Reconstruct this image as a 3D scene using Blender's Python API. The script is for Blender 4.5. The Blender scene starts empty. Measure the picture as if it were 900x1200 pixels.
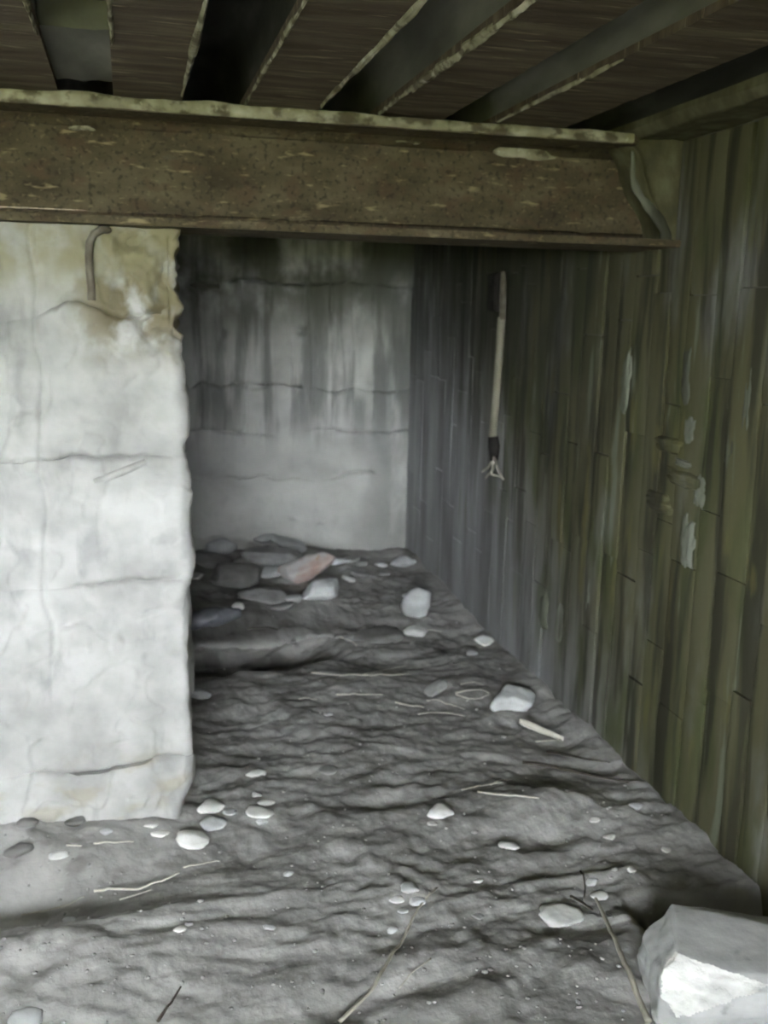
import bpy, bmesh, math, random
import numpy as np
from mathutils import Vector, Matrix, noise as mnoise

# ------------------------------------------------------------------ camera
F, CAMH = 1180.0, 1.4
def _unit(v): return v / np.linalg.norm(v)
_Y = _unit(np.array([150 - 450.0, 600 - 357.0, F]))
_X = np.array([5200 - 450.0, 600 - 470.0, F]); _X = _unit(_X - _X.dot(_Y) * _Y)
_Z = np.cross(_X, _Y)
if _Z[1] < 0: _Z = -_Z
RW = np.array([_X, _Y, _Z])                       # camera (right, up, forward) -> world
sc = bpy.context.scene
C = sc.collection
cam = bpy.data.cameras.new('camera')
cam.sensor_fit = 'VERTICAL'; cam.sensor_height = 36.0; cam.lens = F / 1200.0 * 36.0
cam.clip_start = 0.02; cam.clip_end = 200
cam.dof.use_dof = True; cam.dof.focus_distance = 1.25; cam.dof.aperture_fstop = 8.0
co = bpy.data.objects.new('camera', cam); C.objects.link(co)
r_, u_, f_ = RW @ np.array([1., 0, 0]), RW @ np.array([0, 1., 0]), RW @ np.array([0, 0, 1.])
co.matrix_world = Matrix(((r_[0], u_[0], -f_[0], 0), (r_[1], u_[1], -f_[1], 0), (r_[2], u_[2], -f_[2], CAMH), (0, 0, 0, 1)))
sc.camera = co

# ------------------------------------------------------------------ light
w = bpy.data.worlds.new('overcast_sky'); sc.world = w; w.use_nodes = True
wb = w.node_tree.nodes['Background']
wb.inputs['Color'].default_value = (0.93, 0.97, 1.0, 1); wb.inputs['Strength'].default_value = 32.0
OX0, OX1, OZ0, OZ1, OY = -1.45, 0.10, 0.80, 1.76, -1.3     # the wide embrasure behind the photographer
pl = bpy.data.lights.new('embrasure_portal', 'AREA'); pl.shape = 'RECTANGLE'
pl.size = OX1 - OX0; pl.size_y = OZ1 - OZ0; pl.cycles.is_portal = True
po = bpy.data.objects.new('embrasure_portal', pl); C.objects.link(po)
po.location = ((OX0 + OX1) / 2, OY - 0.46, (OZ0 + OZ1) / 2); po.rotation_euler = (math.radians(90), 0, math.radians(180))
sc.view_settings.view_transform = 'Standard'; sc.view_settings.look = 'None'
sc.view_settings.gamma = 1.0; sc.view_settings.use_curve_mapping = False
sc.view_settings.exposure = 1.1
sc.cycles.max_bounces = 8; sc.cycles.diffuse_bounces = 6

# ------------------------------------------------------------------ helpers
def ray(x, y): return RW @ np.array([x - 450.0, 600.0 - y, F])
def atz(x, y, z=0.0):
    d = ray(x, y); t = (z - CAMH) / d[2]; return np.array([d[0] * t, d[1] * t, z])
def aty(x, y, Y):
    d = ray(x, y); p = d * (Y / d[1]); p[2] += CAMH; return p
def atx(x, y, X):
    d = ray(x, y); p = d * (X / d[0]); p[2] += CAMH; return p
def scale_at(Y): return F / (Y * 1.02)

def _hash(ix, iy, seed):
    n = (ix.astype(np.int64) * 374761393 + iy.astype(np.int64) * 668265263 + seed * 974711) & 0xffffffff
    n = ((n ^ (n >> 13)) * 1274126177) & 0xffffffff
    n = (n ^ (n >> 16)) & 0xffffffff
    return n / 4294967295.0 * 2 - 1
def vn(x, y, seed=0):
    x = np.asarray(x, float); y = np.asarray(y, float)
    ix = np.floor(x); iy = np.floor(y); fx = x - ix; fy = y - iy
    fx = fx * fx * fx * (fx * (fx * 6 - 15) + 10); fy = fy * fy * fy * (fy * (fy * 6 - 15) + 10)
    a = _hash(ix, iy, seed); b = _hash(ix + 1, iy, seed); c = _hash(ix, iy + 1, seed); d = _hash(ix + 1, iy + 1, seed)
    return (a * (1 - fx) + b * fx) * (1 - fy) + (c * (1 - fx) + d * fx) * fy
def fbm(x, y, seed=0, o=4):
    s = 0; a = 1.0; t = 0
    for k in range(o):
        s = s + a * vn(x * 2 ** k + 17.3 * k, y * 2 ** k - 9.1 * k, seed + k); t += a; a *= 0.5
    return s / t
def sst(a, b, x):
    t = np.clip((np.asarray(x, float) - a) / (b - a), 0, 1); return t * t * (3 - 2 * t)
def gauss(x, y, cx, cy, sx, sy, rot=0):
    c, s = math.cos(rot), math.sin(rot)
    u = (x - cx) * c + (y - cy) * s; v = -(x - cx) * s + (y - cy) * c
    return np.exp(-(u / sx) ** 2 - (v / sy) ** 2)

def tag(o, label=None, cat=None, group=None, kind=None):
    if label: o['label'] = label
    if cat: o['category'] = cat
    if group: o['group'] = group
    if kind: o['kind'] = kind
    return o
def mesh_obj(name, verts, faces, mat, parent=None, smooth=True):
    me = bpy.data.meshes.new(name)
    me.from_pydata([tuple(map(float, v)) for v in verts], [], [tuple(map(int, f)) for f in faces])
    me.update()
    if smooth: me.polygons.foreach_set('use_smooth', [True] * len(me.polygons))
    for m in (mat if isinstance(mat, (list, tuple)) else [mat]): me.materials.append(m)
    o = bpy.data.objects.new(name, me); C.objects.link(o)
    if parent: o.parent = parent
    return o
def bm_obj(name, bm, mat, parent=None, smooth=False):
    me = bpy.data.meshes.new(name); bm.to_mesh(me); bm.free()
    if smooth: me.polygons.foreach_set('use_smooth', [True] * len(me.polygons))
    for m in (mat if isinstance(mat, (list, tuple)) else [mat]): me.materials.append(m)
    o = bpy.data.objects.new(name, me); C.objects.link(o)
    if parent: o.parent = parent
    return o
def empty(name, loc=(0, 0, 0), parent=None):
    o = bpy.data.objects.new(name, None); C.objects.link(o); o.location = loc; o.empty_display_size = 0.05
    if parent: o.parent = parent
    return o
def add_box(bm, x0, x1, y0, y1, z0, z1):
    v = [bm.verts.new(p) for p in ((x0, y0, z0), (x1, y0, z0), (x1, y1, z0), (x0, y1, z0), (x0, y0, z1), (x1, y0, z1), (x1, y1, z1), (x0, y1, z1))]
    for f in ((0, 3, 2, 1), (4, 5, 6, 7), (0, 1, 5, 4), (1, 2, 6, 5), (2, 3, 7, 6), (3, 0, 4, 7)): bm.faces.new([v[i] for i in f])
def grid_faces(ns, nt, flip=False):
    i = np.arange(ns - 1)[:, None] * nt + np.arange(nt - 1)[None, :]
    a = i.ravel(); f = np.stack([a, a + nt, a + nt + 1, a + 1], 1)
    return f[:, ::-1] if flip else f
def relief(name, pos, nrm, disp, mat, parent=None, back=0.05, flip=False):
    """a slab: displaced front grid (ns, nt, 3) with a skirt and a back, so that it has thickness"""
    ns, nt = disp.shape
    front = pos + nrm * disp[..., None]
    V = list(front.reshape(-1, 3)); Fc = [list(f) for f in grid_faces(ns, nt, flip)]
    ring = [(i, 0) for i in range(ns)] + [(ns - 1, j) for j in range(1, nt)] + [(i, nt - 1) for i in range(ns - 2, -1, -1)] + [(0, j) for j in range(nt - 2, 0, -1)]
    n = len(ring); a0 = len(V)
    for (i, j) in ring: V.append(front[i, j])                # own vertices, so that the edge stays crisp
    b0 = len(V)
    for (i, j) in ring: V.append(pos[i, j] - nrm[i, j] * back)
    for k in range(n):
        q = [a0 + (k + 1) % n, a0 + k, b0 + k, b0 + (k + 1) % n]
        Fc.append(q[::-1] if flip else q)
    return mesh_obj(name, V, Fc, mat, parent)
def tube(name, pts, rads, mat, parent=None, seg=8, flat=1.0, up=None):
    pts = [Vector(p) for p in pts]; n = len(pts)
    if not hasattr(rads, '__len__'): rads = [rads] * n
    V, Fc = [], []
    for i, p in enumerate(pts):
        t = (pts[min(i + 1, n - 1)] - pts[max(i - 1, 0)]).normalized()
        ref = Vector(up) if up else Vector((0, 0, 1)) if abs(t.z) < 0.9 else Vector((1, 0, 0))
        a = t.cross(ref).normalized(); b = a.cross(t).normalized()
        for k in range(seg):
            an = 2 * math.pi * k / seg
            V.append(p + a * (rads[i] * math.cos(an)) + b * (rads[i] * flat * math.sin(an)))
    for i in range(n - 1):
        for k in range(seg):
            Fc.append((i * seg + k, i * seg + (k + 1) % seg, (i + 1) * seg + (k + 1) % seg, (i + 1) * seg + k))
    Fc.append(tuple(range(seg))[::-1]); Fc.append(tuple((n - 1) * seg + k for k in range(seg)))
    return mesh_obj(name, V, Fc, mat, parent)

# ------------------------------------------------------------------ materials
def mat(name, stops, scale=(6, 6, 6), detail=6, rough=0.9, bump=0.3, bscale=60, bdist=0.004, overlays=(), coords='world', rnd=0.0, spec=0.25, distort=0.0, tone=0.0):
    m = bpy.data.materials.new(name); m.use_nodes = True
    N = m.node_tree.nodes; L = m.node_tree.links; N.clear()
    out = N.new('ShaderNodeOutputMaterial'); bs = N.new('ShaderNodeBsdfPrincipled'); L.new(bs.outputs[0], out.inputs[0])
    bs.inputs['Roughness'].default_value = rough; bs.inputs['Specular IOR Level'].default_value = spec
    if coords == 'world': src = N.new('ShaderNodeNewGeometry').outputs['Position']
    else: src = N.new('ShaderNodeTexCoord').outputs['Object']
    oi = None
    if tone: oi = N.new('ShaderNodeObjectInfo')
    if rnd:
        oi = N.new('ShaderNodeObjectInfo'); ad = N.new('ShaderNodeVectorMath'); ad.operation = 'MULTIPLY_ADD'
        L.new(oi.outputs['Random'], ad.inputs[0]); ad.inputs[1].default_value = (37, 53, 71); L.new(src, ad.inputs[2])
        srcn = ad.outputs[0]
    else: srcn = src
    def noise(sv, det, off=0.0, dst=0.0):
        mp = N.new('ShaderNodeMapping'); L.new(srcn, mp.inputs[0]); mp.inputs['Scale'].default_value = sv; mp.inputs['Location'].default_value = (off, off * 1.7, off * 0.3)
        t = N.new('ShaderNodeTexNoise'); t.inputs['Scale'].default_value = 1; t.inputs['Detail'].default_value = det; t.inputs['Distortion'].default_value = dst
        L.new(mp.outputs[0], t.inputs['Vector']); return t.outputs['Fac']
    cr = N.new('ShaderNodeValToRGB'); e = cr.color_ramp
    for i, (p, c) in enumerate(stops):
        el = e.elements[i] if i < 2 else e.elements.new(p)
        el.position = p; el.color = (*c, 1)
    L.new(noise(scale, detail, 0, distort), cr.inputs[0]); col = cr.outputs[0]
    sep = None
    for k, ov in enumerate(overlays):
        mp = N.new('ShaderNodeMapRange'); mp.interpolation_type = 'SMOOTHSTEP'
        mp.inputs['From Min'].default_value = ov['lo']; mp.inputs['From Max'].default_value = ov['hi']
        L.new(noise(ov['scale'], ov.get('detail', 5), 3.7 * (k + 1), ov.get('distort', 0)), mp.inputs['Value']); fac = mp.outputs[0]
        for (ax, a, b) in ov.get('grad', ()):                       # where on the object the stain or painted shade lies
            if sep is None:
                sep = N.new('ShaderNodeSeparateXYZ'); L.new(src, sep.inputs[0])
            if not isinstance(ax, str):
                dp = N.new('ShaderNodeVectorMath'); dp.operation = 'DOT_PRODUCT'; L.new(src, dp.inputs[0]); dp.inputs[1].default_value = ax
                val = dp.outputs['Value']
            else: val = sep.outputs['XYZ'.index(ax)]
            g = N.new('ShaderNodeMapRange'); g.interpolation_type = 'SMOOTHSTEP'
            g.inputs['From Min'].default_value = min(a, b); g.inputs['From Max'].default_value = max(a, b)
            if a > b: g.inputs['To Min'].default_value = 1; g.inputs['To Max'].default_value = 0
            L.new(val, g.inputs['Value'])
            mu = N.new('ShaderNodeMath'); mu.operation = 'MULTIPLY'; L.new(fac, mu.inputs[0]); L.new(g.outputs[0], mu.inputs[1]); fac = mu.outputs[0]
        if ov.get('amount', 1) != 1:
            mu = N.new('ShaderNodeMath'); mu.operation = 'MULTIPLY'; L.new(fac, mu.inputs[0]); mu.inputs[1].default_value = ov['amount']; fac = mu.outputs[0]
        mx = N.new('ShaderNodeMix'); mx.data_type = 'RGBA'
        L.new(fac, mx.inputs['Factor']); L.new(col, mx.inputs['A']); mx.inputs['B'].default_value = (*ov['color'], 1); col = mx.outputs['Result']
    if rnd or tone:
        rnd = rnd or tone
        hs = N.new('ShaderNodeHueSaturation'); g = N.new('ShaderNodeMapRange'); L.new(oi.outputs['Random'], g.inputs['Value'])
        g.inputs['To Min'].default_value = 1 - rnd; g.inputs['To Max'].default_value = 1 + rnd
        L.new(g.outputs[0], hs.inputs['Value']); L.new(col, hs.inputs['Color']); col = hs.outputs[0]
    L.new(col, bs.inputs['Base Color'])
    if bump:
        b = N.new('ShaderNodeBump'); b.inputs['Strength'].default_value = bump; b.inputs['Distance'].default_value = bdist
        L.new(noise((bscale,) * 3 if not hasattr(bscale, '__len__') else bscale, 5, 9.0), b.inputs['Height']); L.new(b.outputs[0], bs.inputs['Normal'])
    return m

M = {}
M['dirt'] = mat('dirt', [(0.3, (0.27, 0.263, 0.252)), (0.52, (0.40, 0.392, 0.378)), (0.72, (0.52, 0.512, 0.495))], (5, 5, 5), 8, 0.97, 0.5, 38, 0.010,
    overlays=[dict(color=(0.15, 0.142, 0.13), scale=(9, 14, 9), lo=0.52, hi=0.68, amount=0.5),
              dict(color=(0.58, 0.57, 0.55), scale=(26, 34, 26), lo=0.62, hi=0.74, amount=0.5)], spec=0.1)
M['limewash'] = mat('limewash', [(0.32, (0.36, 0.36, 0.345)), (0.5, (0.46, 0.462, 0.445)), (0.66, (0.54, 0.54, 0.525))], (7, 7, 8), 7, 0.92, 0.35, 35, 0.006,
    overlays=[dict(color=(0.25, 0.25, 0.245), scale=(10, 10, 4.5), lo=0.54, hi=0.70, amount=0.55, distort=0.4),
              dict(color=(0.20, 0.168, 0.095), scale=(13, 13, 11), lo=0.34, hi=0.56, grad=[('Z', 1.20, 1.38), ('X', -0.20, -0.05)], amount=0.9),
              dict(color=(0.27, 0.25, 0.15), scale=(8, 8, 8), lo=0.32, hi=0.60, grad=[('Z', 1.36, 1.52)], amount=0.8),
              dict(color=(0.38, 0.34, 0.22), scale=(9, 9, 16), lo=0.5, hi=0.66, grad=[('Z', 0.3, 0.12)], amount=0.4)], spec=0.15)
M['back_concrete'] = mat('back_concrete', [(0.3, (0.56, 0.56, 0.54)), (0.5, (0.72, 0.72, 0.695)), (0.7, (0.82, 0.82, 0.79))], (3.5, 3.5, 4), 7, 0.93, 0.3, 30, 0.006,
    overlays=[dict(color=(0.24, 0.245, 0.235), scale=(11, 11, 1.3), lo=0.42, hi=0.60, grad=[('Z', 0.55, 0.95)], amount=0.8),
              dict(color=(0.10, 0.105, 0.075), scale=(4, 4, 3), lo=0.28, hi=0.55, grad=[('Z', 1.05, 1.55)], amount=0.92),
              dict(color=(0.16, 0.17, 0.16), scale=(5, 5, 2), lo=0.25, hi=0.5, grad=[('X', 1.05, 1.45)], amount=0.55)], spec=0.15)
MOSS_SHADE = (0, -1, 1.15)                            # moss tint plus painted shade over the near, upper part of the wall
WALL_OV = [dict(color=(0.098, 0.094, 0.040), scale=(5, 5, 1.6), lo=0.16, hi=0.48, grad=[(MOSS_SHADE, -3.6, -2.2)], amount=0.92),
           dict(color=(0.078, 0.090, 0.038), scale=(7, 7, 2.2), lo=0.46, hi=0.66, grad=[(MOSS_SHADE, -3.9, -2.6)], amount=0.8),
           dict(color=(0.036, 0.035, 0.024), scale=(6, 13, 1.3), lo=0.47, hi=0.62, grad=[(MOSS_SHADE, -4.2, -2.4)], amount=0.8, distort=0.3),
           dict(color=(0.15, 0.14, 0.055), scale=(9, 12, 3.0), lo=0.58, hi=0.72, grad=[(MOSS_SHADE, -3.4, -2.2)], amount=0.7),
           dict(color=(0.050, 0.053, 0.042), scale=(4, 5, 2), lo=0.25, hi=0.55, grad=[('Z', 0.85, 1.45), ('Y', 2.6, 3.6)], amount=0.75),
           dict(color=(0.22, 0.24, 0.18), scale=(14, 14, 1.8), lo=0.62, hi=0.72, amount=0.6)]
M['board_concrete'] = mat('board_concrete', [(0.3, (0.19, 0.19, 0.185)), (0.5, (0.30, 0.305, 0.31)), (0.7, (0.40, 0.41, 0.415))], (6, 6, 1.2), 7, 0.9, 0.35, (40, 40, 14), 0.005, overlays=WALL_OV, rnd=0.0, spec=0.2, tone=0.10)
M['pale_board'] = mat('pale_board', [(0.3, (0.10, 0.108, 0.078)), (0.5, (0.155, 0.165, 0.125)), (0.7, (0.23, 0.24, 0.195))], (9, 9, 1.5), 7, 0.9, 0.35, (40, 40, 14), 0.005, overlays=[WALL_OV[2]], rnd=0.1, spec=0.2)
M['mortar'] = mat('mortar', [(0.3, (0.060, 0.056, 0.032)), (0.5, (0.10, 0.095, 0.052)), (0.72, (0.17, 0.165, 0.10))], (14, 14, 9), 7, 0.9, 0.6, 50, 0.005)
M['wall_core'] = mat('wall_core', [(0.3, (0.07, 0.07, 0.055)), (0.7, (0.14, 0.14, 0.115))], (8, 8, 4), 6, 0.95, 0.5, 40)
M['rust'] = mat('rust', [(0.28, (0.050, 0.038, 0.021)), (0.5, (0.088, 0.071, 0.040)), (0.72, (0.140, 0.118, 0.071))], (7, 9, 16), 9, 0.8, 0.6, 55, 0.004,
    overlays=[dict(color=(0.095, 0.058, 0.034), scale=(16, 16, 22), lo=0.5, hi=0.68, amount=0.6),
              dict(color=(0.030, 0.022, 0.014), scale=(70, 70, 70), lo=0.52, hi=0.66, amount=0.65),
              dict(color=(0.22, 0.18, 0.10), scale=(55, 55, 80), lo=0.58, hi=0.70, amount=0.5),
              dict(color=(0.33, 0.27, 0.15), scale=(14, 14, 60), lo=0.62, hi=0.73, amount=0.75)], spec=0.3)
M['rust_flake'] = mat('rust_flake', [(0.28, (0.052, 0.038, 0.026)), (0.5, (0.095, 0.074, 0.050)), (0.72, (0.165, 0.135, 0.09))], (3.5, 26, 8), 8, 0.8, 0.9, (9, 70, 20), 0.006,
    overlays=[dict(color=(0.32, 0.265, 0.18), scale=(7, 60, 10), lo=0.60, hi=0.70, amount=0.7)], spec=0.3)
M['lime'] = mat('lime', [(0.3, (0.22, 0.21, 0.14)), (0.5, (0.33, 0.315, 0.22)), (0.7, (0.50, 0.48, 0.37))], (18, 18, 18), 6, 0.9, 0.6, 60, 0.004, spec=0.2,
    overlays=[dict(color=(0.085, 0.07, 0.042), scale=(19, 19, 24), lo=0.46, hi=0.62, amount=0.85), dict(color=(0.55, 0.53, 0.42), scale=(40, 40, 40), lo=0.62, hi=0.72, amount=0.7)])
M['ceiling_concrete'] = mat('ceiling_concrete', [(0.3, (0.09, 0.09, 0.078)), (0.5, (0.15, 0.15, 0.13)), (0.7, (0.25, 0.25, 0.22))], (7, 2.2, 7), 6, 0.9, 0.3, 30, 0.005, spec=0.2)
M['dark_concrete'] = mat('dark_concrete', [(0.3, (0.022, 0.022, 0.020)), (0.5, (0.045, 0.045, 0.040)), (0.75, (0.12, 0.12, 0.105))], (9, 2.5, 9), 6, 0.9, 0.3, 30, 0.005, spec=0.2)  # darker concrete for the two deepest troughs
M['stone_white'] = mat('stone_white', [(0.3, (0.70, 0.70, 0.68)), (0.7, (0.90, 0.90, 0.88))], (14, 14, 14), 5, 0.85, 0.3, 90, 0.002, coords='object', rnd=0.08)
M['stone_pale'] = mat('stone_pale', [(0.3, (0.50, 0.51, 0.52)), (0.7, (0.74, 0.75, 0.755))], (12, 12, 12), 5, 0.85, 0.35, 80, 0.003, coords='object', rnd=0.1)
M['stone_grey'] = mat('stone_grey', [(0.3, (0.30, 0.30, 0.295)), (0.7, (0.50, 0.50, 0.49))], (12, 12, 12), 6, 0.88, 0.4, 70, 0.003, coords='object', rnd=0.12)
M['stone_dark'] = mat('stone_dark', [(0.3, (0.19, 0.185, 0.18)), (0.7, (0.33, 0.325, 0.315))], (10, 10, 10), 6, 0.92, 0.5, 60, 0.004, coords='object', rnd=0.1)
M['stone_pink'] = mat('stone_pink', [(0.44, (0.68, 0.655, 0.645)), (0.66, (0.60, 0.43, 0.38))], (7, 7, 7), 4, 0.88, 0.3, 70, 0.003, coords='object',
    overlays=[dict(color=(0.55, 0.33, 0.13), scale=(16, 16, 16), lo=0.60, hi=0.68, amount=0.6)])
M['block_face'] = mat('block_face', [(0.3, (0.36, 0.365, 0.36)), (0.5, (0.48, 0.485, 0.48)), (0.7, (0.58, 0.585, 0.575))], (9, 9, 9), 7, 0.9, 0.35, 70, 0.003,
    overlays=[dict(color=(0.20, 0.20, 0.195), scale=(16, 16, 16), lo=0.60, hi=0.72, amount=0.6)])
M['block_fracture'] = mat('block_fracture', [(0.3, (0.62, 0.62, 0.60)), (0.6, (0.84, 0.84, 0.81))], (22, 22, 22), 6, 0.92, 0.6, 60, 0.005)
M['straw'] = mat('straw', [(0.3, (0.66, 0.64, 0.55)), (0.7, (0.86, 0.84, 0.76))], (30, 30, 30), 3, 0.7, 0.0)
M['dry_reed'] = mat('dry_reed', [(0.3, (0.34, 0.32, 0.26)), (0.7, (0.52, 0.495, 0.42))], (20, 20, 20), 3, 0.75, 0.0)
M['twig'] = mat('twig', [(0.3, (0.055, 0.048, 0.040)), (0.7, (0.13, 0.115, 0.095))], (30, 30, 30), 3, 0.85, 0.3, 90)
M['iron'] = mat('iron', [(0.3, (0.10, 0.085, 0.065)), (0.7, (0.20, 0.18, 0.145))], (30, 30, 30), 5, 0.7, 0.4, 90)
M['grey_rod'] = mat('grey_rod', [(0.3, (0.36, 0.36, 0.34)), (0.7, (0.50, 0.50, 0.48))], (30, 30, 30), 4, 0.85, 0.3, 80)
M['conduit_paint'] = mat('conduit_paint', [(0.3, (0.26, 0.24, 0.18)), (0.7, (0.42, 0.40, 0.33))], (20, 20, 5), 5, 0.7, 0.3, 60)
M['dark_socket'] = mat('dark_socket', [(0.3, (0.015, 0.014, 0.013)), (0.7, (0.04, 0.036, 0.032))], (30, 30, 30), 4, 0.8, 0.3, 60)
M['frayed'] = mat('frayed', [(0.3, (0.33, 0.31, 0.26)), (0.7, (0.50, 0.47, 0.40))], (30, 30, 30), 4, 0.8, 0.0)
M['wet_plastic'] = mat('wet_plastic', [(0.3, (0.16, 0.165, 0.19)), (0.7, (0.30, 0.31, 0.35))], (9, 9, 9), 4, 0.16, 0.5, 28, 0.01, coords='object', spec=0.8)
M['grass'] = mat('grass', [(0.3, (0.10, 0.12, 0.03)), (0.6, (0.21, 0.22, 0.06)), (0.8, (0.30, 0.28, 0.10))], (9, 9, 9), 8, 0.95, 0.8, 40, 0.03)

# ------------------------------------------------------------------ floor
XR, YB, YP, XP = 1.5, 5.4, 2.637, 0.128       # right wall, back wall, face of the wall end, its edge
ZB, ZT = 1.59, 1.865                          # underside and top line of the big beam
def bank_line(x): return 4.06 + 0.10 * sst(0.3, 0.9, x) - 0.12 * sst(1.0, 1.5, x) + 0.06 * vn(x * 4, 0 * x, 5)
def floor_h(x, y, carved=False):
    x = np.asarray(x, float); y = np.asarray(y, float)
    wx = x + 0.08 * vn(x * 2.3, y * 2.3, 71); wy = y + 0.08 * vn(x * 2.1, y * 2.6, 72)
    h = 0.024 * fbm(wx * 3.2, wy * 4.0, 3, 3) + 0.010 * fbm(wx * 8, wy * 11, 11, 3)
    rough = 0.75 + 0.5 * sst(-0.2, 0.5, vn(x * 1.7, y * 1.7, 31))
    h = h + rough * 0.007 * fbm(wx * 20, wy * 28, 21, 3) + 0.0025 * fbm(x * 60, y * 70, 27, 2)
    r = 1 - np.abs(fbm(wx * 4.5, wy * 7.5, 41, 3)) * 2.2
    h = h + 0.007 * np.clip(r, -1, 1)
    # bank at the back with a hollow in front of it
    yl = bank_line(x)
    bank = (0.085 - 0.055 * sst(0.5, 1.3, x)) * sst(-0.03, 0.16, y - yl) + 0.055 * sst(4.3, 5.3, y) * (0.35 + 0.65 * gauss(x, 0, 0.8, 0, 0.7, 1))
    h = h + bank
    if carved:                                     # the washed-out hollow under the lip of the bank
        h = h - (0.20 * sst(1.0, 0.35, x) + 0.02) * sst(-0.30, -0.16, y - yl) * sst(0.26, 0.17, y - yl) * sst(1.05, 0.8, x) * sst(-0.6, -0.2, x)
    h = h + 0.030 * gauss(x, y, 0.75, 3.45, 0.6, 0.25)
    # trough and ridge at the front left
    h = h - 0.050 * gauss(x, y, -0.33, 2.31, 0.30, 0.075, -0.12) + 0.030 * gauss(x, y, -0.10, 2.15, 0.35, 0.09, 0.15)
    h = h - 0.018 * gauss(x, y, 0.05, 2.40, 0.25, 0.06, 0.2)
    # soft mound and its step on the right
    h = h + 0.050 * gauss(x, y, 1.15, 2.50, 0.19, 0.10, -0.15) - 0.022 * gauss(x, y, 1.10, 2.36, 0.20, 0.035, -0.1)
    h = h - 0.135 * sst(0.0, 0.5, np.exp(-(np.abs(x - 1.36) / 0.185) ** 6 - (np.abs(y - 1.89 + 0.28 * (x - 1.3)) / 0.13) ** 6))  # pit added behind the block to blacken its shadow
    h = h + 0.045 * sst(0.12, -0.35, x) * sst(2.38, 2.60, y) * sst(3.2, 2.9, y)
    h = h - 0.022 * gauss(x, y, 0.66, 2.63, 0.16, 0.045) - 0.016 * gauss(x, y, 0.62, 1.83, 0.2, 0.04) - 0.02 * gauss(x, y, 0.40, 1.80, 0.10, 0.05)
    h = h + 0.022 * gauss(x, y, 0.92, 1.80, 0.20, 0.12) - 0.025 * gauss(x, y, 0.97, 1.96, 0.10, 0.035)
    # earth banked a little against the walls
    h = h + 0.02 * sst(0.16, 0.0, XR - x) + 0.012 * sst(0.10, 0.0, YP - y) * sst(0.2, 0.05, x)
    return h - 0.012
def fz(x, y): return float(floor_h(np.array([x]), np.array([y]))[0])
def on_floor(px, py):
    z = 0.0
    for _ in range(12):
        p = atz(px, py, z); z = 0.5 * z + 0.5 * fz(p[0], p[1])
    return p[0], p[1], fz(p[0], p[1])
xs = np.concatenate([np.linspace(-2.5, -0.7, 28)[:-1], np.linspace(-0.7, 1.56, 260)])
ys = np.concatenate([np.linspace(-2.6, 1.3, 50)[:-1], np.linspace(1.3, 5.5, 440)])
GX, GY = np.meshgrid(xs, ys, indexing='ij')
fo = mesh_obj('floor', np.stack([GX, GY, floor_h(GX, GY, True)], -1).reshape(-1, 3), grid_faces(len(xs), len(ys)), M['dirt'])
tag(fo, 'uneven grey earth floor strewn with grit', None, kind='structure')

# overhanging lip of the earth bank
xk = np.linspace(-0.35, 1.02, 170); prof = [(0.40, 0.003), (0.28, 0.006), (0.16, 0.006), (0.07, 0.004), (0.00, 0.0), (-0.06, -0.008), (-0.085, -0.018), (-0.080, -0.028), (-0.04, -0.034), (0.04, -0.040), (0.14, -0.055), (0.20, -0.12), (0.25, -0.26)]
V = []
for x in xk:
    yl = float(bank_line(np.array([x]))[0]); e = float(sst(1.02, 0.75, x)); zt = fz(x, yl + 0.20)
    for k, (dy, dz) in enumerate(prof):
        n1 = float(fbm(np.array([x * 7.0]), np.array([k * 0.45]), 960, 3)); y_ = yl + dy * (0.4 + 0.6 * e) + 0.05 * n1 * (k > 3)
        z_ = fz(x, y_) + dz if k < 4 else zt - 0.012 + dz * (0.35 + 0.65 * e) + 0.026 * float(fbm(np.array([x * 13.0]), np.array([k * 0.8]), 965, 4))
        V.append((x, y_, z_))
tag(mesh_obj('bank_lip', V, grid_faces(len(xk), len(prof), True), M['dirt'], fo), 'overhanging edge of the earth bank')

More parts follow.
